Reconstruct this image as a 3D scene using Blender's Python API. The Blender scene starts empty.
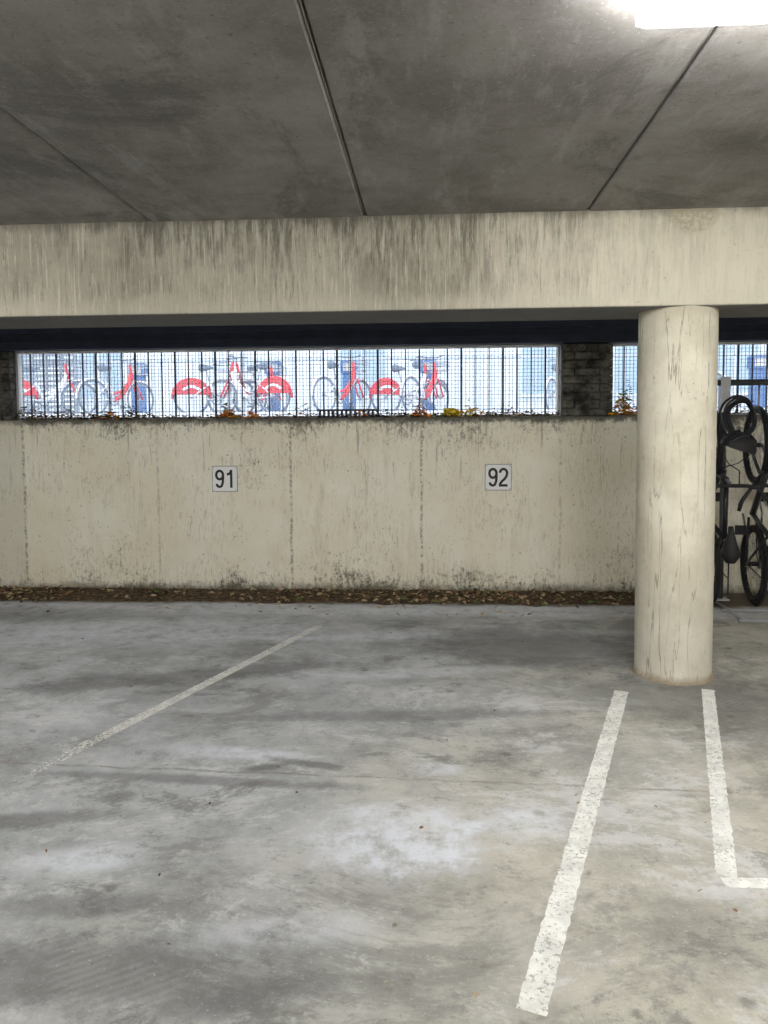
import bpy, math, random
from mathutils import Vector, Matrix, noise as mnoise
random.seed(7)
sc=bpy.context.scene
sc.view_settings.view_transform='Standard'
sc.view_settings.look='None'
sc.view_settings.exposure=0.0

# ------------------------------------------------ material helper
class M:
    def __init__(s,name,rough=0.85,spec=0.3,metal=0.0):
        s.m=bpy.data.materials.new(name); s.m.use_nodes=True
        s.t=s.m.node_tree; s.b=s.t.nodes['Principled BSDF']; s.out=s.t.nodes['Material Output']
        s.b.inputs['Roughness'].default_value=rough
        s.b.inputs['Specular IOR Level'].default_value=spec
        s.b.inputs['Metallic'].default_value=metal
        s._c=None; s.cache={}
    def set(s,sock,v):
        if isinstance(v,bpy.types.NodeSocket): s.t.links.new(v,sock)
        else:
            if hasattr(sock.default_value,'__len__') and not hasattr(v,'__len__'): v=(v,)*len(sock.default_value)
            if hasattr(v,'__len__') and len(v)==3 and len(sock.default_value)==4: v=(*v,1)
            sock.default_value=v
    def co(s):
        if not s._c: s._c=s.t.nodes.new('ShaderNodeTexCoord').outputs['Object']
        return s._c
    def mp(s,scale=(1,1,1),loc=(0,0,0),rot=(0,0,0),v=None):
        n=s.t.nodes.new('ShaderNodeMapping'); s.set(n.inputs['Vector'],v or s.co())
        n.inputs['Scale'].default_value=scale; n.inputs['Location'].default_value=loc; n.inputs['Rotation'].default_value=rot
        return n.outputs[0]
    def nz(s,scale=5,det=6,rough=.6,v=None,dist=0):
        key=(scale,det,rough,dist)
        if v is None and key in s.cache: return s.cache[key]
        n=s.t.nodes.new('ShaderNodeTexNoise'); s.set(n.inputs['Vector'],v or s.co())
        n.inputs['Scale'].default_value=scale; n.inputs['Detail'].default_value=det
        n.inputs['Roughness'].default_value=rough; n.inputs['Distortion'].default_value=dist
        if v is None: s.cache[key]=n.outputs['Fac']
        return n.outputs['Fac']
    def ma(s,op,a,b=0,clamp=False):
        n=s.t.nodes.new('ShaderNodeMath'); n.operation=op; n.use_clamp=clamp
        s.set(n.inputs[0],a); s.set(n.inputs[1],b); return n.outputs[0]
    def mr(s,v,a,b,c=0,d=1,smooth=True):
        n=s.t.nodes.new('ShaderNodeMapRange'); n.interpolation_type='SMOOTHSTEP' if smooth else 'LINEAR'
        if not smooth: n.clamp=True
        for i,x in enumerate((v,a,b,c,d)): s.set(n.inputs[i],x)
        return n.outputs[0]
    def mx(s,f,a,b,blend='MIX'):
        n=s.t.nodes.new('ShaderNodeMix'); n.data_type='RGBA'; n.blend_type=blend
        s.set(n.inputs[0],f); s.set(n.inputs[6],a); s.set(n.inputs[7],b); return n.outputs[2]
    def xyz(s):
        if 'xyz' not in s.cache:
            n=s.t.nodes.new('ShaderNodeSeparateXYZ'); s.set(n.inputs[0],s.co()); s.cache['xyz']=n.outputs
        return s.cache['xyz']
    def blob(s,cx,cy,rx,ry,n,amt=.9,rot=0,soft=.5):
        mp=s.t.nodes.new('ShaderNodeMapping'); mp.vector_type='TEXTURE'
        s.set(mp.inputs['Vector'],s.co())
        mp.inputs['Location'].default_value=(cx,cy,0); mp.inputs['Rotation'].default_value=(0,0,rot); mp.inputs['Scale'].default_value=(rx,ry,50)
        l=s.t.nodes.new('ShaderNodeVectorMath'); l.operation='LENGTH'; s.t.links.new(mp.outputs[0],l.inputs[0])
        d=s.ma('ADD',l.outputs['Value'],s.ma('MULTIPLY',s.ma('SUBTRACT',n,.5),amt*2.5))
        return s.mr(d,1+soft,1-soft)
    def contour(s,v,scale,w,det=2,level=.5,dist=0):
        n=s.nz(scale,det,.5,v,dist); d=s.ma('ABSOLUTE',s.ma('SUBTRACT',n,level))
        return s.mr(d,w,w*.2)
    def col(s,c): s.set(s.b.inputs['Base Color'],c); return s
    def bump(s,h,strength=.3,dist=.01):
        n=s.t.nodes.new('ShaderNodeBump'); n.inputs['Strength'].default_value=strength; n.inputs['Distance'].default_value=dist
        s.set(n.inputs['Height'],h); s.t.links.new(n.outputs[0],s.b.inputs['Normal']); return s
def simple(name,c,rough=.6,metal=0,var=.12,scale=30,emit=None):
    m=M(name,rough,.4,metal)
    d=tuple(x*(1-var) for x in c)
    m.col(m.mx(m.nz(scale,3),d,tuple(min(1,x*(1+var)) for x in c)))
    if emit: m.set(m.b.inputs['Emission Color'],emit[0]); m.b.inputs['Emission Strength'].default_value=emit[1]
    return m.m

# ------------------------------------------------ mesh helper
class MB:
    def __init__(s): s.v=[];s.f=[];s.mi=[];s.sm=[]
    def add(s,vs,fs,m=0,smooth=False):
        o=len(s.v); s.v+= [tuple(v) for v in vs]
        for f in fs: s.f.append([i+o for i in f]); s.mi.append(m); s.sm.append(smooth)
    def box(s,x0,x1,y0,y1,z0,z1,m=0):
        vs=[(x,y,z) for x in(x0,x1) for y in(y0,y1) for z in(z0,z1)]
        s.add(vs,[(0,1,3,2),(4,6,7,5),(0,4,5,1),(2,3,7,6),(0,2,6,4),(1,5,7,3)],m)
    def tube(s,pts,r,m=0,n=8,closed=False):
        P=[Vector(p) for p in pts]; k=len(P); rs=r if hasattr(r,'__len__') else [r]*k
        vs=[];up=None
        for i in range(k):
            if closed: d=P[(i+1)%k]-P[i-1]
            else: d=P[min(i+1,k-1)]-P[max(i-1,0)]
            d.normalize()
            if up is None: up=d.orthogonal().normalized()
            else:
                up=up-d*up.dot(d)
                up=up.normalized() if up.length>1e-4 else d.orthogonal().normalized()
            w=d.cross(up)
            for j in range(n):
                a=2*math.pi*j/n; vs.append(P[i]+(up*math.cos(a)+w*math.sin(a))*rs[i])
        fs=[]
        for i in range(k if closed else k-1):
            for j in range(n):
                a=i*n+j;b=i*n+(j+1)%n;c=((i+1)%k)*n+(j+1)%n;d=((i+1)%k)*n+j
                fs.append((a,b,c,d))
        if not closed: fs.append(list(range(n))[::-1]); fs.append([(k-1)*n+j for j in range(n)])
        s.add(vs,fs,m,True)
    def ring(s,c,R,r,m=0,n=40,ax='y',k=8,a0=0,a1=360):
        c=Vector(c);full=(a1-a0)>=360
        N=n if full else n+1
        pts=[]
        for i in range(N):
            a=math.radians(a0+(a1-a0)*i/n)
            if ax=='y': pts.append(c+Vector((R*math.cos(a),0,R*math.sin(a))))
            elif ax=='z': pts.append(c+Vector((R*math.cos(a),R*math.sin(a),0)))
            else: pts.append(c+Vector((0,R*math.cos(a),R*math.sin(a))))
        s.tube(pts,r,m,k,full)
    def obj(s,name,mats,loc=(0,0,0),rot=None,bevel=0):
        me=bpy.data.meshes.new(name); me.from_pydata(s.v,[],s.f)
        for m in mats: me.materials.append(m)
        for p,mi,sm in zip(me.polygons,s.mi,s.sm): p.material_index=mi; p.use_smooth=sm
        me.update()
        o=bpy.data.objects.new(name,me); sc.collection.objects.link(o); o.location=loc
        if rot is not None: o.rotation_euler=rot
        if bevel:
            b=o.modifiers.new('bevel','BEVEL'); b.width=bevel; b.segments=2; b.limit_method='ANGLE'
        return o

# ------------------------------------------------ key dimensions (metres)
WY=7.05; WT=7.35; SILL=1.645; LINT=2.32; CEIL=2.767
BY0,BY1,BZ=4.45,4.95,2.216
W1=(-4.07,1.215); W2=(1.68,6.5)
XL,XR,YB=-9,9,-9

# ------------------------------------------------ materials
def mat_floor():
    m=M('floor_concrete',.82,.22)
    x,y,z=m.xyz()
    big=m.nz(.55,5,.6); mid=m.nz(2.2,10,.76); n5=m.nz(6,10,.8); fine=m.nz(28,6,.75)
    swirl=m.nz(.9,12,.8,m.mp((1,1.4,1),loc=(3,1,0)),dist=.45)
    sw2=m.nz(1.9,12,.82,m.mp((1,1.5,1),loc=(7,5,0),rot=(0,0,.4)),dist=.3)
    grit=m.mr(n5,.36,.60)
    a=m.mx(m.mr(mid,.36,.64),(.33,.325,.30),(.50,.495,.47))
    side=m.mr(m.ma('ADD',m.ma('ADD',x,m.ma('MULTIPLY',m.ma('SUBTRACT',big,.5),6)),m.ma('MULTIPLY',y,-.35)),-2.4,.4)
    a=m.mx(side,m.mx(1,a,(.95,.99,1.06),'MULTIPLY'),m.mx(1,a,(1.02,.985,.885),'MULTIPLY'))
    a=m.mx(m.mr(swirl,.52,.60,0,.65),a,(.62,.625,.63))
    a=m.mx(m.mr(swirl,.48,.39,0,.65),a,(.22,.215,.20))
    a=m.mx(m.mr(sw2,.54,.62,0,.55),a,(.63,.635,.64))
    a=m.mx(m.mr(sw2,.46,.38,0,.7),a,(.18,.176,.165))
    a=m.mx(m.mr(n5,.43,.34,0,.55),a,(.19,.18,.16))
    a=m.mx(m.mr(n5,.57,.66,0,.5),a,(.64,.64,.62))
    L=(.70,.73,.78)
    for b,f in (((-.1,2.72,.38,.22,mid,1.5,.2),.9),((-1.22,2.5,.20,.09,n5,1.1,.1),.85),((.02,3.28,.12,.05,n5,.9),.8),
              ((-.9,3.4,.36,.07,n5,1.2,-.1),.8),((-2.4,5.6,1.6,.45,mid,1.1),.7),((-1,6.28,4.6,.22,mid,.7),.9),((.38,2.85,.16,.10,n5,1),.55),((.15,5.5,1.6,.12,mid,1,.1),.65),((-.2,4.6,.8,.08,mid,1.1,.2),.5),((-.5,2.15,.35,.08,n5,1.2,.15),.5)):
        a=m.mx(m.ma('MULTIPLY',m.ma('MULTIPLY',m.blob(*b),f),m.ma('ADD',m.ma('MULTIPLY',grit,.85),.15)),a,L)
    D=(.155,.153,.15)
    for b,f in (((.75,5.25,.8,.5,mid,.9),.75),((-1.5,4.5,1.1,.12,mid,1.1,.3),.6),((-1.0,3.12,.7,.04,n5,1,-.05),.6),((-.95,1.95,.45,.14,mid,1.2),.7),((-.45,1.9,.3,.05,n5,1.1,.3),.5),
              ((1.9,3.8,.5,.9,mid,.9),.6),((-3.2,6.0,1.0,.25,mid,.9),.4),((-.55,3.3,.20,.03,n5,1.2,-.25),.7),((-.75,3.25,.10,.03,n5,1.1,.3),.75),((1.35,4.3,.5,.4,n5,.7),.55),((-1.6,2.75,.4,.06,n5,1,.2),.65),((-.2,3.9,.9,.07,n5,1,.1),.5),((-1.1,2.25,.3,.06,n5,1,.1),.55),((.9,2.2,.3,.25,mid,1.1),.3),((-1.3,2.95,.07,.05,n5,.8),.6)):
        a=m.mx(m.ma('MULTIPLY',m.blob(*b),f),a,D)
    jy=m.ma('ADD',y,m.ma('ADD',m.ma('MULTIPLY',x,.04),m.ma('MULTIPLY',m.ma('SUBTRACT',m.nz(4,6),.5),.06)))
    a=m.mx(m.ma('MULTIPLY',m.mr(m.ma('ABSOLUTE',m.ma('SUBTRACT',jy,3.17)),.014,.002),m.mr(n5,.42,.56,.08,.6)),a,(.19,.17,.14))
    w=m.t.nodes.new('ShaderNodeTexWave'); m.set(w.inputs['Vector'],m.mp((1,1,1),rot=(0,0,1.0))); w.inputs['Scale'].default_value=11; w.inputs['Distortion'].default_value=2; w.inputs['Detail'].default_value=3
    a=m.mx(m.ma('MULTIPLY',m.ma('MULTIPLY',w.outputs['Fac'],m.mr(m.nz(1.3,3),.54,.64)),.12),a,(.62,.62,.61))
    v=m.t.nodes.new('ShaderNodeTexVoronoi'); m.set(v.inputs['Vector'],m.co()); v.inputs['Scale'].default_value=3.2
    a=m.mx(m.ma('MULTIPLY',m.mr(m.ma('ADD',v.outputs['Distance'],m.ma('MULTIPLY',fine,.12)),.17,.09),m.mr(m.nz(1.5,3),.45,.55,0,.6)),a,(.12,.115,.10))
    a=m.mx(m.mr(fine,.60,.70,0,.6),a,(.15,.145,.13))
    a=m.mx(m.mr(m.nz(60,4,.75),.58,.74,0,.55),a,(.68,.68,.66))
    a=m.mx(m.mr(m.ma('ADD',y,m.ma('MULTIPLY',m.ma('SUBTRACT',mid,.5),.35)),6.42,6.56,0,.9),a,(.12,.09,.06))
    m.col(a)
    return m.bump(m.ma('ADD',fine,m.ma('MULTIPLY',n5,2)),.4,.006).m

def mat_wall():
    m=M('painted_wall_concrete',.85,.2)
    x,y,z=m.xyz()
    a=m.mx(m.mr(m.nz(1.6,6),.35,.65),(.84,.79,.63),(.90,.865,.74))
    a=m.mx(m.mr(m.nz(3,6,.6,m.mp((3,3,.5))),.5,.75,0,.5),a,(.72,.65,.49))
    top=m.mr(z,1.15,1.645,.0,1,False); bot=m.mr(z,.50,.0,0,1,False)
    edge=m.ma('MAXIMUM',m.ma('MULTIPLY',top,top),m.ma('MULTIPLY',bot,bot))
    coarse=m.nz(1.9,4,.6)
    st=m.nz(9,9,.85,m.mp((4,4,1.1)))
    k=m.ma('ADD',m.ma('ADD',st,m.ma('MULTIPLY',edge,.12)),m.ma('MULTIPLY',m.ma('SUBTRACT',coarse,.5),.45))
    a=m.mx(m.mr(k,.60,.68,0,.6),a,(.32,.28,.20))
    k2=m.ma('ADD',m.ma('ADD',m.nz(20,9,.9,m.mp((1.3,1,.8))),m.ma('MULTIPLY',edge,.10)),m.ma('MULTIPLY',m.ma('SUBTRACT',coarse,.5),.3))
    a=m.mx(m.mr(k2,.60,.64,0,.85),a,(.09,.085,.06))
    a=m.mx(m.mr(m.nz(45,3,.6),.67,.71,0,.8),a,(.10,.09,.07))
    k3=m.ma('MULTIPLY',m.mr(m.nz(2.2,3),.42,.58),m.mr(m.nz(22,7,.85,m.mp((2.5,1,.4))),.52,.61,0,.55))
    a=m.mx(k3,a,(.42,.37,.26))
    a=m.mx(m.ma('MULTIPLY',m.mr(m.nz(7,4,.7,m.mp((4,1,.25),loc=(2,0,9))),.60,.66,0,.55),m.mr(z,.5,1.6)),a,(.24,.21,.16))
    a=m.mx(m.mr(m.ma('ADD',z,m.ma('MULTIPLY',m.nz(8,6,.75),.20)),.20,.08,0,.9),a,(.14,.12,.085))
    a=m.mx(m.mr(m.ma('ADD',z,m.ma('MULTIPLY',m.nz(12,6,.85),.20)),1.675,1.73,0,.9),a,(.10,.095,.08))
    for jx,f in ((-3.95,.9),(-2.62,.35),(-1.33,.85),(-.085,.8),(1.2,.35),(2.5,.6)):
        xx=m.ma('ADD',x,m.ma('MULTIPLY',m.ma('SUBTRACT',m.nz(6,5),.5),.035))
        d=m.ma('ABSOLUTE',m.ma('SUBTRACT',xx,jx))
        g=m.ma('MULTIPLY',m.mr(d,.020,.003),m.mr(m.nz(22,6,.8),.42,.6,0,f))
        a=m.mx(g,a,(.16,.14,.09))
    a=m.mx(m.mr(x,-3.93,-3.97,0,.35),a,(.55,.53,.44))
    m.col(a)
    return m.bump(m.nz(35,7,.7),.4,.006).m

def mat_beam():
    m=M('beam_concrete',.88,.2)
    x,y,z=m.xyz()
    a=m.mx(m.mr(m.nz(1.2,5),.35,.65),(.33,.305,.245),(.48,.45,.365))
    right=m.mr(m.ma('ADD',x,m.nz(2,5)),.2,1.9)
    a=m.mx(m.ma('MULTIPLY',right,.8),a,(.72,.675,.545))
    lf=m.mr(x,1.9,-.1,.2,1)
    topw=m.mr(z,2.25,2.75,.35,1,False)
    patch=m.mr(m.nz(1.5,5,.65),.40,.58)
    drip=m.nz(6,8,.75,m.mp((4,4,.5)))
    k=m.ma('MULTIPLY',m.mr(drip,.40,.60),m.ma('MULTIPLY',m.ma('MULTIPLY',patch,lf),m.ma('MULTIPLY',topw,.9)))
    a=m.mx(k,a,(.12,.11,.09))
    k=m.mr(m.nz(15,8,.85,m.mp((4,4,.3),loc=(3,0,0))),.53,.60,0,.7)
    a=m.mx(m.ma('MULTIPLY',k,lf),a,(.13,.12,.09))
    k=m.mr(m.nz(12,8,.85,m.mp((5,5,.2))),.53,.59,0,.65)
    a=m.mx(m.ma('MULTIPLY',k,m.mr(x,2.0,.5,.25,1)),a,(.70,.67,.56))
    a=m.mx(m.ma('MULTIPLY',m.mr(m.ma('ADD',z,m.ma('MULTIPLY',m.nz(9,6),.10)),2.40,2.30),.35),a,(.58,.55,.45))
    a=m.mx(m.mr(m.nz(30,6,.8),.60,.68,0,.5),a,(.18,.16,.12))
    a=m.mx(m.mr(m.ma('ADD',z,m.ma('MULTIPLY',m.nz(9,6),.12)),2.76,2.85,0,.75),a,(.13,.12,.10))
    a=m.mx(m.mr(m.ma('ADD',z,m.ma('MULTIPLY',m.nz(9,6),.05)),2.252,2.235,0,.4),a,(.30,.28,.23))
    a=m.mx(m.mr(z,2.225,2.217,0,.75),a,(.05,.055,.07))  # beam underside: dark paint plus its shade, both put into the colour
    dx=m.ma('SUBTRACT',x,1.5);dz=m.ma('SUBTRACT',z,2.76)
    d=m.ma('ADD',m.ma('SQRT',m.ma('ADD',m.ma('MULTIPLY',dx,dx),m.ma('MULTIPLY',dz,dz))),m.ma('MULTIPLY',m.nz(20,5),.1))
    a=m.mx(m.ma('MULTIPLY',m.mr(d,.21,.17),m.mr(m.nz(40,4),.4,.6,.2,.7)),a,(.36,.31,.21))
    m.col(a)
    return m.bump(m.ma('ADD',m.nz(30,6,.8),m.nz(8,4,.6,m.mp((5,5,.2)))),.5,.006).m

def mat_column():
    m=M('column_concrete',.85,.2)
    x,y,z=m.xyz()
    a=m.mx(m.mr(m.nz(2.5,6),.35,.65),(.60,.56,.44),(.76,.72,.595))
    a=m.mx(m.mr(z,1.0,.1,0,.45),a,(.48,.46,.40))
    a=m.mx(m.mr(m.nz(9,7,.75,m.mp((3,3,.8))),.55,.72,0,.6),a,(.44,.40,.31))
    a=m.mx(m.mr(m.nz(7,6,.7,m.mp((1,1,.35))),.5,.7,0,.35),a,(.84,.815,.72))
    brk=m.mr(m.nz(4,5,.7),.38,.54)
    a=m.mx(m.ma('MULTIPLY',m.ma('MULTIPLY',m.contour(m.mp((1,1,.05)),4.5,.006,6,.52),.7),brk),a,(.23,.18,.12))
    a=m.mx(m.ma('MULTIPLY',m.ma('MULTIPLY',m.contour(m.mp((1,1,.06),loc=(4,2,0)),6,.005,6,.47),.6),brk),a,(.26,.22,.15))
    a=m.mx(m.mr(m.nz(30,6,.8),.60,.69,0,.7),a,(.2,.18,.13))
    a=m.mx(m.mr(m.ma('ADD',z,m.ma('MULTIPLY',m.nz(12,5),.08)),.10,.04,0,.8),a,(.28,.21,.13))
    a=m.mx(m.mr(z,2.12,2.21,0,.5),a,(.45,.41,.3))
    m.col(a)
    return m.bump(m.nz(30,7,.7),.5,.008).m

def mat_ceiling():
    m=M('ceiling_concrete',.85,.25)
    x,y,z=m.xyz()
    a=m.mx(m.mr(m.nz(1.3,9,.72),.34,.66),(.185,.173,.163),(.32,.307,.293))
    idx=m.ma('FLOOR',m.ma('DIVIDE',m.ma('ADD',x,.38),1.283))
    wn=m.t.nodes.new('ShaderNodeTexWhiteNoise'); wn.noise_dimensions='1D'; m.set(wn.inputs['W'],idx)
    a=m.mx(m.ma('MULTIPLY',wn.outputs['Value'],.35),a,(.16,.15,.145))
    a=m.mx(m.mr(m.nz(2.5,9,.75,m.mp((2.2,.6,1))),.5,.66,0,.45),a,(.40,.39,.378))
    a=m.mx(m.mr(m.nz(.9,8,.75,m.mp((1,.8,1)),dist=.8),.53,.62,0,.6),a,(.125,.117,.11))
    a=m.mx(m.mr(m.nz(70,4,.75),.56,.72,0,.5),a,(.46,.45,.44))
    a=m.mx(m.mr(m.nz(45,5,.75),.57,.70,0,.6),a,(.08,.075,.07))
    m.col(a)
    return m.bump(m.nz(25,7,.7),.3,.006).m

def mat_brick():
    m=M('dark_masonry',.9,.15)
    a=m.mx(m.mr(m.nz(9,7,.75),.35,.65),(.05,.05,.047),(.27,.26,.23))
    m.col(a); return m.bump(m.nz(25,7,.8),.9,.02).m

def mat_paint():
    m=M('worn_line_paint',.75,.25)
    a=m.mx(m.mr(m.nz(12,6),.35,.65),(.68,.68,.64),(.86,.86,.81)); m.col(a)
    x,y,z=m.xyz()
    wear=m.nz(60,8,.85)
    fade=m.ma('MULTIPLY',m.mr(x,-1.45,-1.88),.17)
    low=m.ma('MULTIPLY',m.ma('SUBTRACT',m.nz(5,4),.5),.20)
    left=m.mr(x,-.3,-.8,1,.92)
    k=m.mr(m.ma('ADD',m.ma('SUBTRACT',wear,fade),low),.38,.46,.12,.96)
    k=m.ma('MULTIPLY',k,left)
    tr=m.t.nodes.new('ShaderNodeBsdfTransparent'); mixs=m.t.nodes.new('ShaderNodeMixShader')
    m.t.links.new(k,mixs.inputs[0]); m.t.links.new(tr.outputs[0],mixs.inputs[1]); m.t.links.new(m.b.outputs[0],mixs.inputs[2])
    m.t.links.new(mixs.outputs[0],m.out.inputs[0]); return m.m

F=mat_floor();WALL=mat_wall();BEAM=mat_beam();COL=mat_column();CE=mat_ceiling();BR=mat_brick();PAINT=mat_paint()
DARK=simple('joint_shadow_filler',(.03,.03,.03),.9)
SEAL=simple('joint_sealant',(.36,.35,.33),.7)
LINTEL=simple('lintel_dark_paint_and_shade',(.035,.045,.075),.8,var=.4,scale=6)  # dark paint, with the shade above the window put into the colour too
STEEL=simple('galvanised_steel',(.50,.51,.53),.45,.6,scale=12)
WIRE=simple('mesh_wire',(.55,.59,.66),.6)
BAR=simple('bar_dark_steel',(.08,.09,.12),.6)
FRAME=simple('window_frame_paint',(.80,.80,.82),.5)
BLK=simple('rubber_black',(.014,.014,.016),.6)
BPAINT=simple('gloss_black_paint',(.02,.02,.025),.25)
CHROME=simple('bike_metal',(.35,.35,.37),.3,.9)

# ------------------------------------------------ shell
b=MB(); b.box(XL,XR,YB,WY,-.2,0); b.obj('floor',[F])
b=MB()
k=-7
x0=-.38+1.283*k
while x0<XR:
    xa=max(x0+.008,XL); xb=min(x0+1.283-.008,XR)
    if xb>xa+.05:
        dz=random.uniform(-.004,.004); zb=CEIL+dz; c=.008
        pr=[(xa,zb+c),(xa+c,zb),(xb-c,zb),(xb,zb+c),(xb,2.95),(xa,2.95)]
        vs=[(p[0],YB,p[1]) for p in pr]+[(p[0],WT,p[1]) for p in pr]
        fs=[(i,(i+1)%6,(i+1)%6+6,i+6) for i in range(6)]+[(5,4,3,2,1,0),(6,7,8,9,10,11)]
        b.add(vs,fs,0)
        b.box(xb+.001,xb+.015,YB,WT,CEIL+.035,2.95,1)
        b.box(xb+.003,xb+.007,YB,WT,CEIL+.010,CEIL+.036,2)
    x0+=1.283
b.box(XL,XR,YB,WT,2.95,3.1,0)
b.obj('ceiling',[CE,DARK,SEAL])
b=MB(); b.box(XL,XR,WY,WT,-.2,SILL,0)
b.obj('wall_back',[WALL],bevel=.008)
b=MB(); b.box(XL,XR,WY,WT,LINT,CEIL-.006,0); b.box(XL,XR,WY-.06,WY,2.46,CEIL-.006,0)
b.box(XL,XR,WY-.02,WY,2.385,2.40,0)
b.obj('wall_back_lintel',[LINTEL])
def masonry(name,xa,xb):
    b=MB(); rows=9; h=(LINT-.004-SILL)/rows
    b.box(xa+.02,xb-.02,WY+.06,WT,SILL+.001,LINT-.004,0)
    for r in range(rows):
        z0=SILL+r*h; x=xa
        L=.23
        first=L*(.5 if r%2 else 1)
        while x<xb-.01:
            e=min(x+first,xb); first=L
            if xb-e<.04: e=xb
            j=random.uniform(-.014,.014)
            b.box(x+.004,e-.004,WY+.03+j,WY+.12,z0+.004,z0+h-.007+random.uniform(-.003,.001),0); x=e
    return b.obj(name,[BR],bevel=.006)
masonry('wall_brick_pier',W1[1],W2[0]); masonry('wall_brick_pier',XL+.01,W1[0]); masonry('wall_brick_pier',W2[1],XR-.01)
b=MB(); b.box(XL-.2,XL,YB,WT,-.2,3.1); b.obj('wall_left',[WALL])
b=MB(); b.box(XR,XR+.2,YB,WT,-.2,3.1); b.obj('wall_right',[WALL])
b=MB(); b.box(XL-.2,XR+.2,YB-.2,YB,-.2,3.1); b.obj('wall_front',[WALL])
b=MB(); b.box(XL,XR,BY0,BY1,BZ,CEIL+.01); b.obj('concrete_beam',[BEAM],bevel=.012)
def column(cx,cy):
    b=MB(); n=64; R=.226; zs=[0,.03,.3,.8,1.3,1.8,2.15,BZ+.005]
    vs=[]
    for i,z in enumerate(zs):
        rr=R+(.012 if i==0 else 0)
        for j in range(n):
            a=2*math.pi*j/n; vs.append((cx+rr*math.cos(a),cy+rr*math.sin(a),z))
    fs=[(i*n+j,i*n+(j+1)%n,(i+1)*n+(j+1)%n,(i+1)*n+j) for i in range(len(zs)-1) for j in range(n)]
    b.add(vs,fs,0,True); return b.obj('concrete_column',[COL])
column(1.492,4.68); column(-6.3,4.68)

# ------------------------------------------------ windows with bars + mesh
def window(name,xa,xb):
    b=MB(); z0,z1=SILL+.001,LINT-.001; f=.022; y=WY+.16
    xa+=.001; xb-=.001
    b.box(xa,xb,y-.03,y+.04,z0,z0+f,0);b.box(xa,xb,y-.03,y+.04,z1-f,z1,0)
    b.box(xa,xa+f,y-.03,y+.04,z0+f,z1-f,0);b.box(xb-f,xb,y-.03,y+.04,z0+f,z1-f,0)
    n=int((xb-xa)/.13)
    for i in range(1,n):
        x=xa+(xb-xa)*i/n; w=.0048 if i%3 else .008
        b.box(x-w,x+w,y-.006,y+.012,z0+f,z1-f,1)
    x=xa+f+.03
    while x<xb-f:
        b.box(x-.0022,x+.0022,y+.013,y+.017,z0+f,z1-f,2); x+=.034
    z=z0+f+.02
    while z<z1-f:
        b.box(xa+f,xb-f,y+.017,y+.021,z-.0022,z+.0022,2); z+=.034
    b.obj(name,[FRAME,BAR,WIRE])
window('window_1',*W1); window('window_2',*W2)

# ------------------------------------------------ litter
LM=[simple('leaf_brown',(.22,.13,.065),.8),simple('leaf_tan',(.48,.36,.21),.8),simple('leaf_dark',(.06,.045,.03),.8),simple('leaf_green',(.12,.19,.05),.8),simple('petal_orange',(1,.33,.04),.6),simple('petal_yellow',(1,.72,.06),.6)]
def leaf(b,p,s,m):
    M3=Matrix.Rotation(random.uniform(0,6.28),3,'Z')@Matrix.Rotation(random.uniform(-.7,.7),3,'X')@Matrix.Rotation(random.uniform(-.5,.5),3,'Y')
    w=s*random.uniform(.35,.6)
    pts=[(-s,0,0),(-s*.4,w,s*.25),(s*.4,w*.9,s*.2),(s,0,0),(s*.4,-w*.9,s*.25),(-s*.4,-w,s*.2)]
    b.add([Vector(p)+M3@Vector(q) for q in pts],[(0,1,2,3),(0,3,4,5)],m)
SOIL=M('dirt_strip',.95,.1); SOIL.col(SOIL.mx(SOIL.mr(SOIL.nz(18,7,.75),.35,.65),(.045,.032,.022),(.19,.135,.085))); SOIL=SOIL.bump(SOIL.nz(60,5),.8,.01).m
b=MB(); nx,ny=220,8; vs=[]
for j in range(ny+1):
    for i in range(nx+1):
        x=-7+9.15*i/nx; e=6.53+.12*mnoise.noise(Vector((x*1.8,0,0)))+.08*mnoise.noise(Vector((x*6,3,0)))
        t=j/ny; y=e+(7.045-e)*t
        h=.001+.016*t**.7*(.6+.5*mnoise.noise(Vector((x*5,y*8,1)))) if j>0 else .0005
        vs.append((x,y,max(h,.0005)))
b.add(vs,[(j*(nx+1)+i,j*(nx+1)+i+1,(j+1)*(nx+1)+i+1,(j+1)*(nx+1)+i) for j in range(ny) for i in range(nx)],0,True)
b.obj('dirt_strip',[SOIL])
b=MB(); cnt=0
while cnt<1700:
    t=random.random()**.75; x=random.uniform(-6,2.1)
    dens=.22+max(0,mnoise.noise(Vector((x*.9,7,0)))*1.6)+.5*math.exp(-(x/1.1)**2)
    if random.random()>dens: continue
    cnt+=1
    y=6.42+.58*t
    if random.random()<.05: y=random.uniform(6.0,6.5)
    leaf(b,(x,y,.012+.018*random.random()),random.uniform(.010,.034),random.choices([0,1,2,3],[4,4,5,1])[0])
b.obj('fallen_leaves',LM)
b=MB()
for i in range(130):
    leaf(b,(random.uniform(-3,1.1),random.uniform(1.9,6),.006),random.uniform(.004,.011),random.choice([0,2,1,1]))
b.obj('floor_debris',LM)
b=MB()
def clump(cx,w,h,n,ms,wt,s0=.01,s1=.026,y0=.01):
    for i in range(n):
        x=random.gauss(cx,w)
        z=SILL+.008+abs(random.gauss(0,h))*math.exp(-((x-cx)/(w*1.5))**2)
        leaf(b,(x,random.uniform(WY+y0,WY+y0+.10),z),random.uniform(s0,s1),random.choices(ms,wt)[0])
for i in range(1100):
    x=random.uniform(-4,1.2); leaf(b,(x,random.uniform(WY+.0,WY+.12),SILL+.008+random.random()**2*.035),random.uniform(.01,.022),random.choices([0,1,2,3,4],[4,3,6,1,.35])[0])
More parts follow.
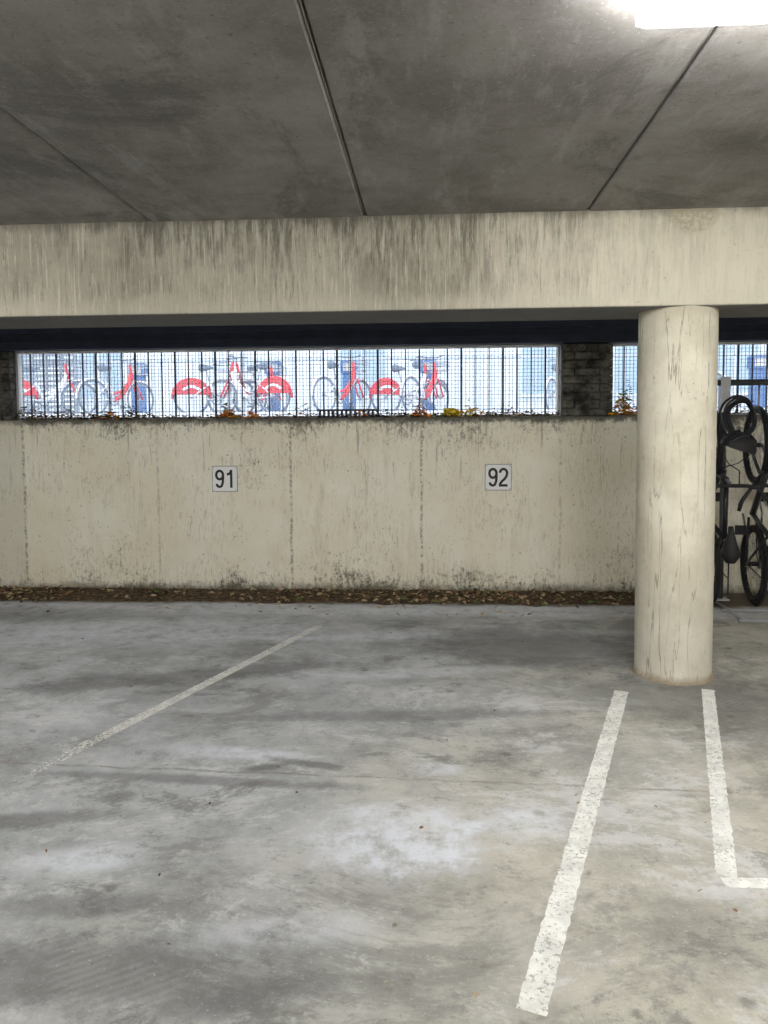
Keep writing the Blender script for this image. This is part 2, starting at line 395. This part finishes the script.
for cx,w,h,n,ms,wt in ((-3.9,.09,.08,170,[2,0,3,1],[5,2,1,2]),(-3.5,.2,.045,150,[2,0],[3,2]),(-2.95,.22,.05,190,[2,0,3],[4,1,1]),(-1.95,.06,.06,120,[2,3,0],[3,2,2]),(-1.2,.1,.05,70,[0,2],[1,1]),(-.35,.3,.04,190,[2,3],[3,1]),(.75,.2,.045,130,[2,3,1],[3,1,1]),(1.80,.07,.12,260,[3,2,4,5],[3,2,2,1]),(2.8,.4,.05,200,[2,3,0],[3,1,1])):
    clump(cx,w,h,n,ms,wt)
for cx,w,h,n,ms,wt in ((-1.93,.04,.06,60,[4,5],[4,1]),(-1.70,.03,.04,30,[4],[1]),(-.10,.045,.06,60,[4,1],[5,1]),(.38,.07,.06,55,[5,4],[4,1]),(1.77,.045,.10,80,[4,5],[3,2]),(-3.1,.05,.04,24,[4,1],[1,1]),(-.65,.04,.03,18,[4,5],[1,1])):
    clump(cx,w,h,n,ms,wt,.016,.034,-.015)
b.obj('sill_debris',LM)
b=MB()
for i in range(13): b.box(-1.06+i*.042,-1.04+i*.042,WY+.02,WY+.06,SILL+.004,SILL+.07)
b.box(-1.08,-.52,WY+.02,WY+.06,SILL+.065,SILL+.082); b.box(-1.08,-.52,WY+.02,WY+.06,SILL+.002,SILL+.016)
b.obj('drain_grate',[BAR])
b=MB(); b.tube([(.12,WY+.09,SILL+.045),(.2,WY+.09,SILL+.045),(.25,WY+.09,SILL+.045),(.27,WY+.09,SILL+.045),(.31,WY+.09,SILL+.045)],[.042,.044,.034,.014,.014],0,16)
b.obj('plastic_bottle',[simple('yellow_plastic',(.95,.68,.05),.4)])

# ------------------------------------------------ number signs
PLATE=simple('sign_white',(.88,.88,.86),.4,var=.04); INK=simple('sign_black_ink',(.015,.015,.015),.5)
SCREW_RIM=simple('screw_metal_rim_shade',(.12,.12,.12),.4,.5)  # screws, and the painted shadow rim behind each plate
def arc(cx,cy,rx,ry,a0,a1,n=18): return [(cx+rx*math.cos(math.radians(a0+(a1-a0)*i/n)),cy+ry*math.sin(math.radians(a0+(a1-a0)*i/n))) for i in range(n+1)]
GL={'9':[arc(.25,.71,.19,.235,0,360,32),arc(.25,.71,.19,.235,0,-8,2)+[(.44,.55),(.425,.3),(.37,.13)]+arc(.24,.2,.15,.145,-30,-190,12)],
    '1':[[(.33,0),(.33,1)],[(.09,.745),(.2,.765),(.28,.83),(.32,.94)]],
    '2':[arc(.25,.72,.19,.225,175,-20,20)+[(.40,.53),(.30,.40),(.16,.27),(.08,.16),(.055,.055)],[(.0,.055),(.47,.055)]]}
def strip(b,pts,w,ox,oz,sx,sz,y):
    P=[Vector((p[0]*sx+ox,p[1]*sz+oz)) for p in pts]; vs=[]
    for i in range(len(P)):
        d=(P[min(i+1,len(P)-1)]-P[max(i-1,0)])
        if (P[0]-P[-1]).length<1e-5 and i in(0,len(P)-1): d=P[1]-P[-2]
        d.normalize(); n=Vector((-d.y,d.x))*w/2
        for q in (P[i]-n,P[i]+n):
            vs.append((q.x,y,q.y))
    b.add(vs,[(2*i,2*i+2,2*i+3,2*i+1) for i in range(len(P)-1)])
def sign(txt,x,z):
    e=bpy.data.objects.new('bay_number_sign',None); sc.collection.objects.link(e); e.location=(x,WY,z)
    h=.118
    b=MB(); b.box(-h-.005,h+.005,-.004,0,-h-.005,h+.005); q=b.obj('plate_edge_shade',[SCREW_RIM]); q.parent=e  # dark rim added to stand for the plate's thin edge shadow
    b=MB(); b.box(-h,h,-.007,-.004,-h,h); p=b.obj('plate',[PLATE]); p.parent=e
    b=MB()
    for sx in(-1,1):
        for sz in(-1,1): b.tube([(sx*.106,-.008,sz*.106),(sx*.106,-.006,sz*.106)],.004,0,10)
    q=b.obj('screws',[SCREW_RIM]); q.parent=e
    b=MB(); H=.172; W=.172; s=.023
    for i,ch in enumerate(txt):
        for k,st in enumerate(GL[ch]): strip(b,st,s,-.092+i*.098,-H/2,W,H,-.0078-.0004*k)
    o=b.obj('digits',[INK]); o.parent=e
sign('91',-1.966,1.072); sign('92',.627,1.08)

# ------------------------------------------------ painted lines
def line(a,bb,w):
    b=MB(); A=Vector((*a,.003)); B=Vector((*bb,.003)); d=B-A; L=d.length; d.normalize(); n=Vector((-d.y,d.x,0))
    N=int(L/.012); vs=[]
    for i in range(N+1):
        p=A+d*(L*i/N)
        for s in(-1,1):
            e=w/2+.0045*mnoise.noise(Vector((i*.35,s*9,a[0])))+.003*mnoise.noise(Vector((i*1.3,s*5,a[1])))
            vs.append(p+n*s*e)
    b.add(vs,[(2*i,2*i+2,2*i+3,2*i+1) for i in range(N)])
    return b.obj('painted_parking_line',[PAINT])
line((.253,1.875),(1.095,4.33),.078)
line((-1.90,2.80),(-.87,5.72),.072)
line((.99,2.51),(1.60,4.38),.068); line((.965,2.475),(3.4,2.475),.058); line((1.80,5.0),(1.88,5.3),.07)

# ------------------------------------------------ ceiling lamps
LH=simple('lamp_housing',(.8,.8,.8),.5)
LE=simple('lamp_diffuser',(.9,.9,.9),.4,var=.02,emit=((1,.985,.955,1),79))
def lamp(x,y):
    e=bpy.data.objects.new('ceiling_lamp',None); sc.collection.objects.link(e); e.location=(x,y,CEIL)
    b=MB(); b.box(-.61,.61,-.10,.10,-.035,-.006); h=b.obj('housing',[LH],bevel=.008); h.parent=e
    b=MB(); pr=[(-.105,-.036),(-.095,-.085),(-.07,-.105),(.07,-.105),(.095,-.085),(.105,-.036)]
    vs=[(-.62 if p[1]>-.09 else -.60,p[0],p[1]) for p in pr]+[(.62 if p[1]>-.09 else .60,p[0],p[1]) for p in pr]
    b.add(vs,[(i,(i+1)%6,(i+1)%6+6,i+6) for i in range(6)]+[(5,4,3,2,1,0),(6,7,8,9,10,11)])
    d=b.obj('diffuser',[LE]); d.parent=e
for y in (2.21,-2.6,-6.6):
    for x in (-3.65,1.222,6.1): lamp(x,y)

# ------------------------------------------------ bicycles
def wheel(b,c,R,mt,mr_,ms,tyre=.022,sp=.0016):
    b.ring(c,R-tyre,tyre,mt,44); b.ring(c,R-tyre*2.1,.010,mr_,44,k=6)
    c=Vector(c); b.tube([c-Vector((0,.04,0)),c+Vector((0,.04,0))],.02,mr_,10)
    for i in range(24):
        a=2*math.pi*i/24; a2=a+(.35 if i%2 else -.35); sy=.03*(1 if i%4<2 else -1)
        b.tube([c+Vector((.018*math.cos(a2),sy,.018*math.sin(a2))),c+Vector(((R-tyre*2)*math.cos(a),0,(R-tyre*2)*math.sin(a)))],sp,ms,4)
def city_bike(guard):
    b=MB(); R=.33; fc=2 if guard else 3
    wheel(b,(0,0,R),R,0,1,1,.019); wheel(b,(1.08,0,R),R,0,1,1,.019)
    bb=(.46,0,.29)
    b.tube([(.33,0,.62),bb],.026,2,10); b.tube([(.33,0,.62),(.27,0,.86)],.015,1,8)
    b.tube([bb,(.60,0,.36),(.80,0,.60),(.86,0,.80)],.042,fc,12)
    b.tube([(.42,0,.40),(.62,0,.47),(.83,0,.68)],.024,fc,10)
    for s in(-1,1):
        b.tube([(0,s*.06,R),bb],.012,2,8); b.tube([(0,s*.06,R),(.35,s*.02,.60)],.012,2,8)
        b.tube([(.90,s*.05,.68),(1.08,s*.06,R)],.017,3,8)
    b.tube([(.84,0,.98),(.90,0,.68)],.028,3,10); b.tube([(.90,-.06,.68),(.90,.06,.68)],.018,2,8)
    b.tube([(.84,0,.98),(.82,0,1.07)],.014,1,8)
    b.tube([(.68,-.30,1.08),(.76,-.24,1.09),(.83,-.1,1.07),(.83,.1,1.07),(.76,.24,1.09),(.68,.30,1.08)],.012,0,8)
    b.tube([(.13,0,.89),(.18,0,.89),(.27,0,.885),(.36,0,.89),(.41,0,.885)],[.04,.085,.06,.03,.02],0,12)
    b.ring((1.08,0,R),R+.02,.02,2,18,a0=30,a1=200,k=6); b.ring((0,0,R),R+.02,.022,4 if guard else 2,18,a0=-5,a1=185,k=6)
    if guard:
      for s in(-1,1):
        pts=[(0,s*.04,R+.06)];n=20
        for i in range(n+1):
            a=math.radians(8+164*i/n); pts.append(((R+.02)*math.cos(a),s*.04,R+(R+.02)*math.sin(a)))
        b.add(pts,[(0,i,i+1) for i in range(1,n+1)],4)
        pts=[((R-.1)*math.cos(math.radians(40+100*i/8)),s*.046,R+(R-.1)*math.sin(math.radians(40+100*i/8))) for i in range(9)]+[((R-.15)*math.cos(math.radians(140-100*i/8)),s*.046,R+(R-.15)*math.sin(math.radians(140-100*i/8))) for i in range(9)]
        b.add(pts,[list(range(18))],2)
    b.ring(bb,.09,.012,0,20,k=6); b.tube([(.46,-.08,.29),(.56,-.08,.16)],.01,1,6); b.tube([(.46,.08,.29),(.36,.08,.42)],.01,1,6)
    b.box(.52,.61,-.17,-.08,.145,.17,0); b.box(.32,.41,.08,.17,.41,.435,0)
    for z in(.82,.94,1.0):
        b.tube([(.93,-.16,z),(1.18,-.14,z),(1.18,.14,z),(.93,.16,z)],.008,1,6,True)
    for p in((.93,-.16),(1.05,-.15),(1.18,-.14),(1.18,0),(1.18,.14),(1.05,.15),(.93,.16)): b.tube([(p[0],p[1],.82),(p[0],p[1],1.0)],.006,1,5)
    b.box(.93,1.18,-.15,.15,.81,.82,2)
    return b
RED=simple('rental_red',(.74,.10,.13),.45); WHT=simple('rental_white',(.80,.82,.88),.4); GREYP=simple('tyre_grey',(.20,.25,.33),.7)
LST=simple('light_bike_parts',(.42,.48,.57),.5)
src={}
def ground_z(y): return 1.6 if y<8 else (1.6+.25*min(1,(y-8)/4))
for x,y,ang,g in ((-6.15,13.4,62,0),(-4.45,13.8,20,1),(-3.55,14.2,65,0),(-2.85,13.6,165,1),(-1.9,13.4,58,0),(-.85,14.4,30,1),(-.35,13.6,60,0),(2.3,14.5,60,0),(4.15,13.6,60,1),(4.9,13.4,110,0),(-7.6,13.4,30,1)):
    if g not in src:
        o=city_bike(g).obj('rental_bicycle',[GREYP,LST,WHT,RED,RED]); src[g]=o
    else:
        o=bpy.data.objects.new('rental_bicycle',src[g].data); sc.collection.objects.link(o)
    o.location=(x,y,ground_z(y)); o.rotation_euler=(0,0,math.radians(ang))
DOCK=simple('dock_blue_grey',(.12,.22,.44),.5)
for x in (-6.2,-3.3,-1.7,-.05,5.3,6.6):
    b=MB(); b.box(-.13,.13,-.09,.09,0,.9,0); b.box(-.17,.17,-.12,.12,.9,1.15,0); b.box(-.11,.11,-.125,-.12,.93,1.1,1); b.box(-.2,.2,-.3,.3,0,.03,1)
    b.obj('bike_dock_post',[DOCK,STEEL],loc=(x,15.7,1.85),bevel=.01)
PAV=M('pavement',.9,.2); PAV.col(PAV.mx(PAV.nz(3,6),(.50,.52,.55),(.62,.63,.65))); PAV=PAV.m
b=MB()
pr=[(WT,1.6),(8,1.6),(12,1.85),(40,1.85)]
vs=[(-30,p[0],p[1]) for p in pr]+[(30,p[0],p[1]) for p in pr]
b.add(vs,[(i,i+4,i+5,i+1) for i in range(3)])
b.obj('ground_outside',[PAV])
FAC=M('pale_cladding',.7,.3)
x,y,z=FAC.xyz(); w=FAC.mr(FAC.ma('FRACT',FAC.ma('MULTIPLY',x,1.6)),.0,.12,0,1)
FAC.col(FAC.mx(w,(.50,.58,.68),FAC.mx(FAC.nz(.4,3),(.68,.77,.85),(.85,.89,.92)))); FAC=FAC.m
GLS=simple('facade_glass',(.40,.53,.65),.3)
b=MB(); b.box(-30,30,20,20.4,1.85,9,0)
for i in range(-9,10):
    if i in(-3,-2,0): continue
    xx=i*2.4; b.box(xx,xx+1.2,19.95,20.02,2.5,4.6,1); b.box(xx-.05,xx+1.25,19.9,20,2.42,2.5,0); b.box(xx+.57,xx+.63,19.93,19.96,2.5,4.6,0)
b.box(-30,30,19.85,20,5.0,5.2,0)
b.obj('building_facade',[FAC,GLS])
LV=simple('louvre_grey',(.26,.30,.36),.6)
b=MB()
for i in range(16): b.box(-9.6,-8.2,17,17.04,2.0+i*.12,2.07+i*.12)
for i in range(5): b.box(-9.6+i*.34,-9.54+i*.34,16.97,17,1.85,3.95)
b.obj('louvre_screen',[LV])
b=MB()
for i in range(120): b.box(-12+i*.2,-11.975+i*.2,17.5,17.52,1.85,3.3)
b.box(-12,12,17.48,17.54,3.2,3.25); b.box(-12,12,17.48,17.54,2.0,2.05)
b.obj('street_fence',[simple('fence_grey',(.50,.56,.65),.5)])
b=MB(); b.tube([(5.6,12.5,1.80),(5.6,12.5,3.3)],.03,0,10); b.box(5.4,5.8,12.44,12.47,2.5,2.9,1)
b.box(5.52,5.56,12.43,12.44,2.57,2.83,2); b.box(5.56,5.66,12.43,12.44,2.79,2.83,2); b.box(5.56,5.66,12.43,12.44,2.68,2.72,2); b.box(5.63,5.67,12.43,12.44,2.68,2.83,2)
b.obj('parking_street_sign',[STEEL,simple('sign_blue',(.02,.12,.6),.4),PLATE])
b=MB(); b.box(5.0,5.9,16.2,16.6,1.85,3.4,0); b.box(5.05,5.85,16.17,16.2,2.3,3.3,1); b.box(4.95,5.95,16.15,16.65,3.4,3.46,0)
b.obj('advertising_panel',[simple('panel_frame_grey',(.3,.34,.4),.5),simple('panel_poster_red',(.6,.12,.14),.5)])

# ------------------------------------------------ hanging bicycles + rack
def road_bike(fr):
    b=MB(); R=.34; wb=1.03
    wheel(b,(0,0,R),R,0,0,1,.027); wheel(b,(wb,0,R),R,0,0,1,.027)
    bb=(.43,0,.28); st=(.28,0,.78); h0=(.80,0,.62); h1=(.76,0,.80)
    b.tube([bb,st],.020,2,10); b.tube([bb,h0],.026,2,10); b.tube([st,h1],.020,2,10); b.tube([h0,h1],.025,2,10)
    for s in(-1,1):
        b.tube([(0,s*.06,R),(.4,s*.03,.28)],.011,2,8); b.tube([(0,s*.06,R),(.29,s*.02,.75)],.010,2,8)
        b.tube([(.81,s*.045,.60),(.88,s*.05,.52),(wb,s*.05,R)],.014,2,8)
        b.tube([(.72,0,.90),(.72,s*.12,.91),(.70,s*.2,.93),(.60,s*.27,.95),(.52,s*.29,.94)],.015,0,8)
        b.tube([(.69,s*.2,.92),(.63,s*.25,.90),(.56,s*.28,.88)],.006,1,6)
        b.tube([(.72,s*.06,.91),(.84,s*.05,.94),(.88,s*.03,.80),(.84,0,.66)],.005,0,6)
    b.tube([h1,(.74,0,.88),(.72,0,.90)],.014,1,8); b.tube([(.81,-.05,.60),(.81,.05,.60)],.016,2,8)
    b.tube([st,(.25,0,.90)],.013,1,8)
    b.tube([(.11,0,.93),(.17,0,.93),(.26,0,.92),(.35,0,.93),(.40,0,.92)],[.035,.075,.05,.025,.018],0,12)
    b.ring((bb[0],-.05,bb[2]),.09,.008,1,28,k=6); b.ring((0,-.05,R),.035,.01,1,16,k=6)
    b.tube([(.43,-.05,.37),(.0,-.05,.375)],.005,0,5); b.tube([(.43,-.05,.19),(.05,-.05,.25),(0,-.05,.305)],.005,0,5)
    b.tube([(.43,-.08,.28),(.56,-.08,.17)],.009,1,6); b.tube([(.43,.08,.28),(.30,.08,.39)],.009,1,6)
    b.box(.53,.61,-.17,-.08,.16,.18,0); b.box(.26,.34,.08,.17,.38,.40,0)
    b.ring((0,0,R),R+.014,.016,0,14,a0=20,a1=180,k=6); b.ring((wb,0,R),R+.014,.016,0,10,a0=60,a1=190,k=6)
    b.tube([(.20,-.05,.74),(-.18,-.05,.74),(-.18,.05,.74),(.20,.05,.74)],.006,0,6); b.tube([(0,-.06,R),(-.05,-.05,.74)],.005,0,6); b.tube([(0,.06,R),(-.05,.05,.74)],.005,0,6)
    return b
def hang(x,zb,tilt=0,m=BPAINT):
    o=road_bike(0).obj('bicycle',[BLK,CHROME,m])
    R3=Matrix(((0,-1,0),(0,0,-1),(1,0,0)))
    o.matrix_world=Matrix.Translation((x,6.97,zb))@Matrix.Rotation(tilt,4,'Z')@R3.to_4x4()
    return o
GP=simple('dark_grey_paint',(.03,.033,.036),.3)
hang(2.40,.345,-.04); hang(2.83,.345,-.12,GP); hang(3.22,.345,.05)
b=MB()
ry=6.78
b.tube([(2.57,ry,0),(2.57,ry,1.92)],.022,1,12); b.tube([(4.2,ry,0),(4.2,ry,1.92)],.022,1,12)
b.tube([(2.50,ry,1.92),(4.26,ry,1.92)],.028,1,12); b.box(2.51,2.63,ry-.06,ry+.06,0,.012,0); b.box(4.14,4.26,ry-.06,ry+.06,0,.012,0)
b.box(2.53,2.61,ry-.035,ry+.035,1.66,1.97,0)
for x in(2.83,3.22,3.55,3.9): b.tube([(x+.035,ry,1.92),(x+.035,ry,1.80),(x+.03,ry,1.69),(x,ry,1.655),(x-.03,ry,1.69)],.010,0,8)
b.tube([(2.4,6.3,.015),(4.2,6.3,.015)],.014,0,8);b.tube([(2.4,5.95,.015),(4.2,5.95,.015)],.014,0,8)
b.tube([(2.46,5.95,.015),(2.46,6.6,.015)],.014,0,8); b.tube([(3.2,5.95,.015),(3.2,6.6,.015)],.014,0,8)
b.obj('bike_rack',[STEEL,simple('rack_dark_paint',(.09,.095,.10),.5)])
b=MB(); n=20; rows=7; vs=[];fs=[]
for i in range(rows+1):
    t=i/rows*math.pi/2
    for j in range(n):
        a=2*math.pi*j/n; rr=math.cos(t)*(1+.05*math.cos(6*a))
        vs.append((.15*rr*math.cos(a),.115*rr*math.sin(a),.13*math.sin(t)))
for i in range(rows):
    for j in range(n): fs.append((i*n+j,i*n+(j+1)%n,(i+1)*n+(j+1)%n,(i+1)*n+j))
b.add(vs,fs,0,True)
for k in(-.05,0,.05): b.tube([(-.14,k*.6,.03),(-.09,k,.098),(0,k*1.1,.132),(.09,k,.098),(.14,k*.6,.03)],.010,1,6)
b.tube([(-.1,.05,0),(-.05,.02,-.1),(0,0,-.14),(.05,-.02,-.1),(.1,-.05,0)],.004,0,5)
b.obj('bicycle_helmet',[BLK,BPAINT],loc=(2.35,5.92,1.36),rot=(.3,.2,.5))
b=MB()
for i,(R,dx,tx) in enumerate(((.14,0,0),(.125,.015,.02),(.15,-.01,.04),(.11,.03,.05))):
    pts=[(dx+R*.85*math.cos(a),tx+.02*math.sin(3*a),R*1.15*math.sin(a)) for a in [2*math.pi*k/28 for k in range(28)]]
    b.tube(pts,.010,0,7,True)
b.obj('cable_lock',[BLK],loc=(2.42,6.06,1.60))

# ------------------------------------------------ world + camera
w=bpy.data.worlds.new('overcast_sky'); sc.world=w; w.use_nodes=True
nt=w.node_tree; bg=nt.nodes['Background']
tc=nt.nodes.new('ShaderNodeTexCoord'); nz=nt.nodes.new('ShaderNodeTexNoise'); nz.inputs['Scale'].default_value=2.0
nt.links.new(tc.outputs['Generated'],nz.inputs['Vector'])
mx=nt.nodes.new('ShaderNodeMix'); mx.data_type='RGBA'; nt.links.new(nz.outputs['Fac'],mx.inputs[0])
mx.inputs[6].default_value=(.82,.90,1,1); mx.inputs[7].default_value=(.95,.98,1,1)
nt.links.new(mx.outputs[2],bg.inputs['Color']); bg.inputs['Strength'].default_value=2.7

cam=bpy.data.cameras.new('camera'); co=bpy.data.objects.new('camera',cam); sc.collection.objects.link(co)
cam.sensor_fit='VERTICAL'; cam.sensor_height=36; cam.lens=750/1024*36; cam.shift_y=-35.85/1024; cam.clip_start=.05
yaw=math.atan(47/750); p=math.radians(3.3)
Rm=Matrix.Rotation(yaw,4,'Z')@Matrix.Rotation(math.pi/2-p,4,'X')@Matrix.Rotation(-.0065,4,'Z')
co.matrix_world=Matrix.Translation((0,0,1.5))@Rm
sc.camera=co
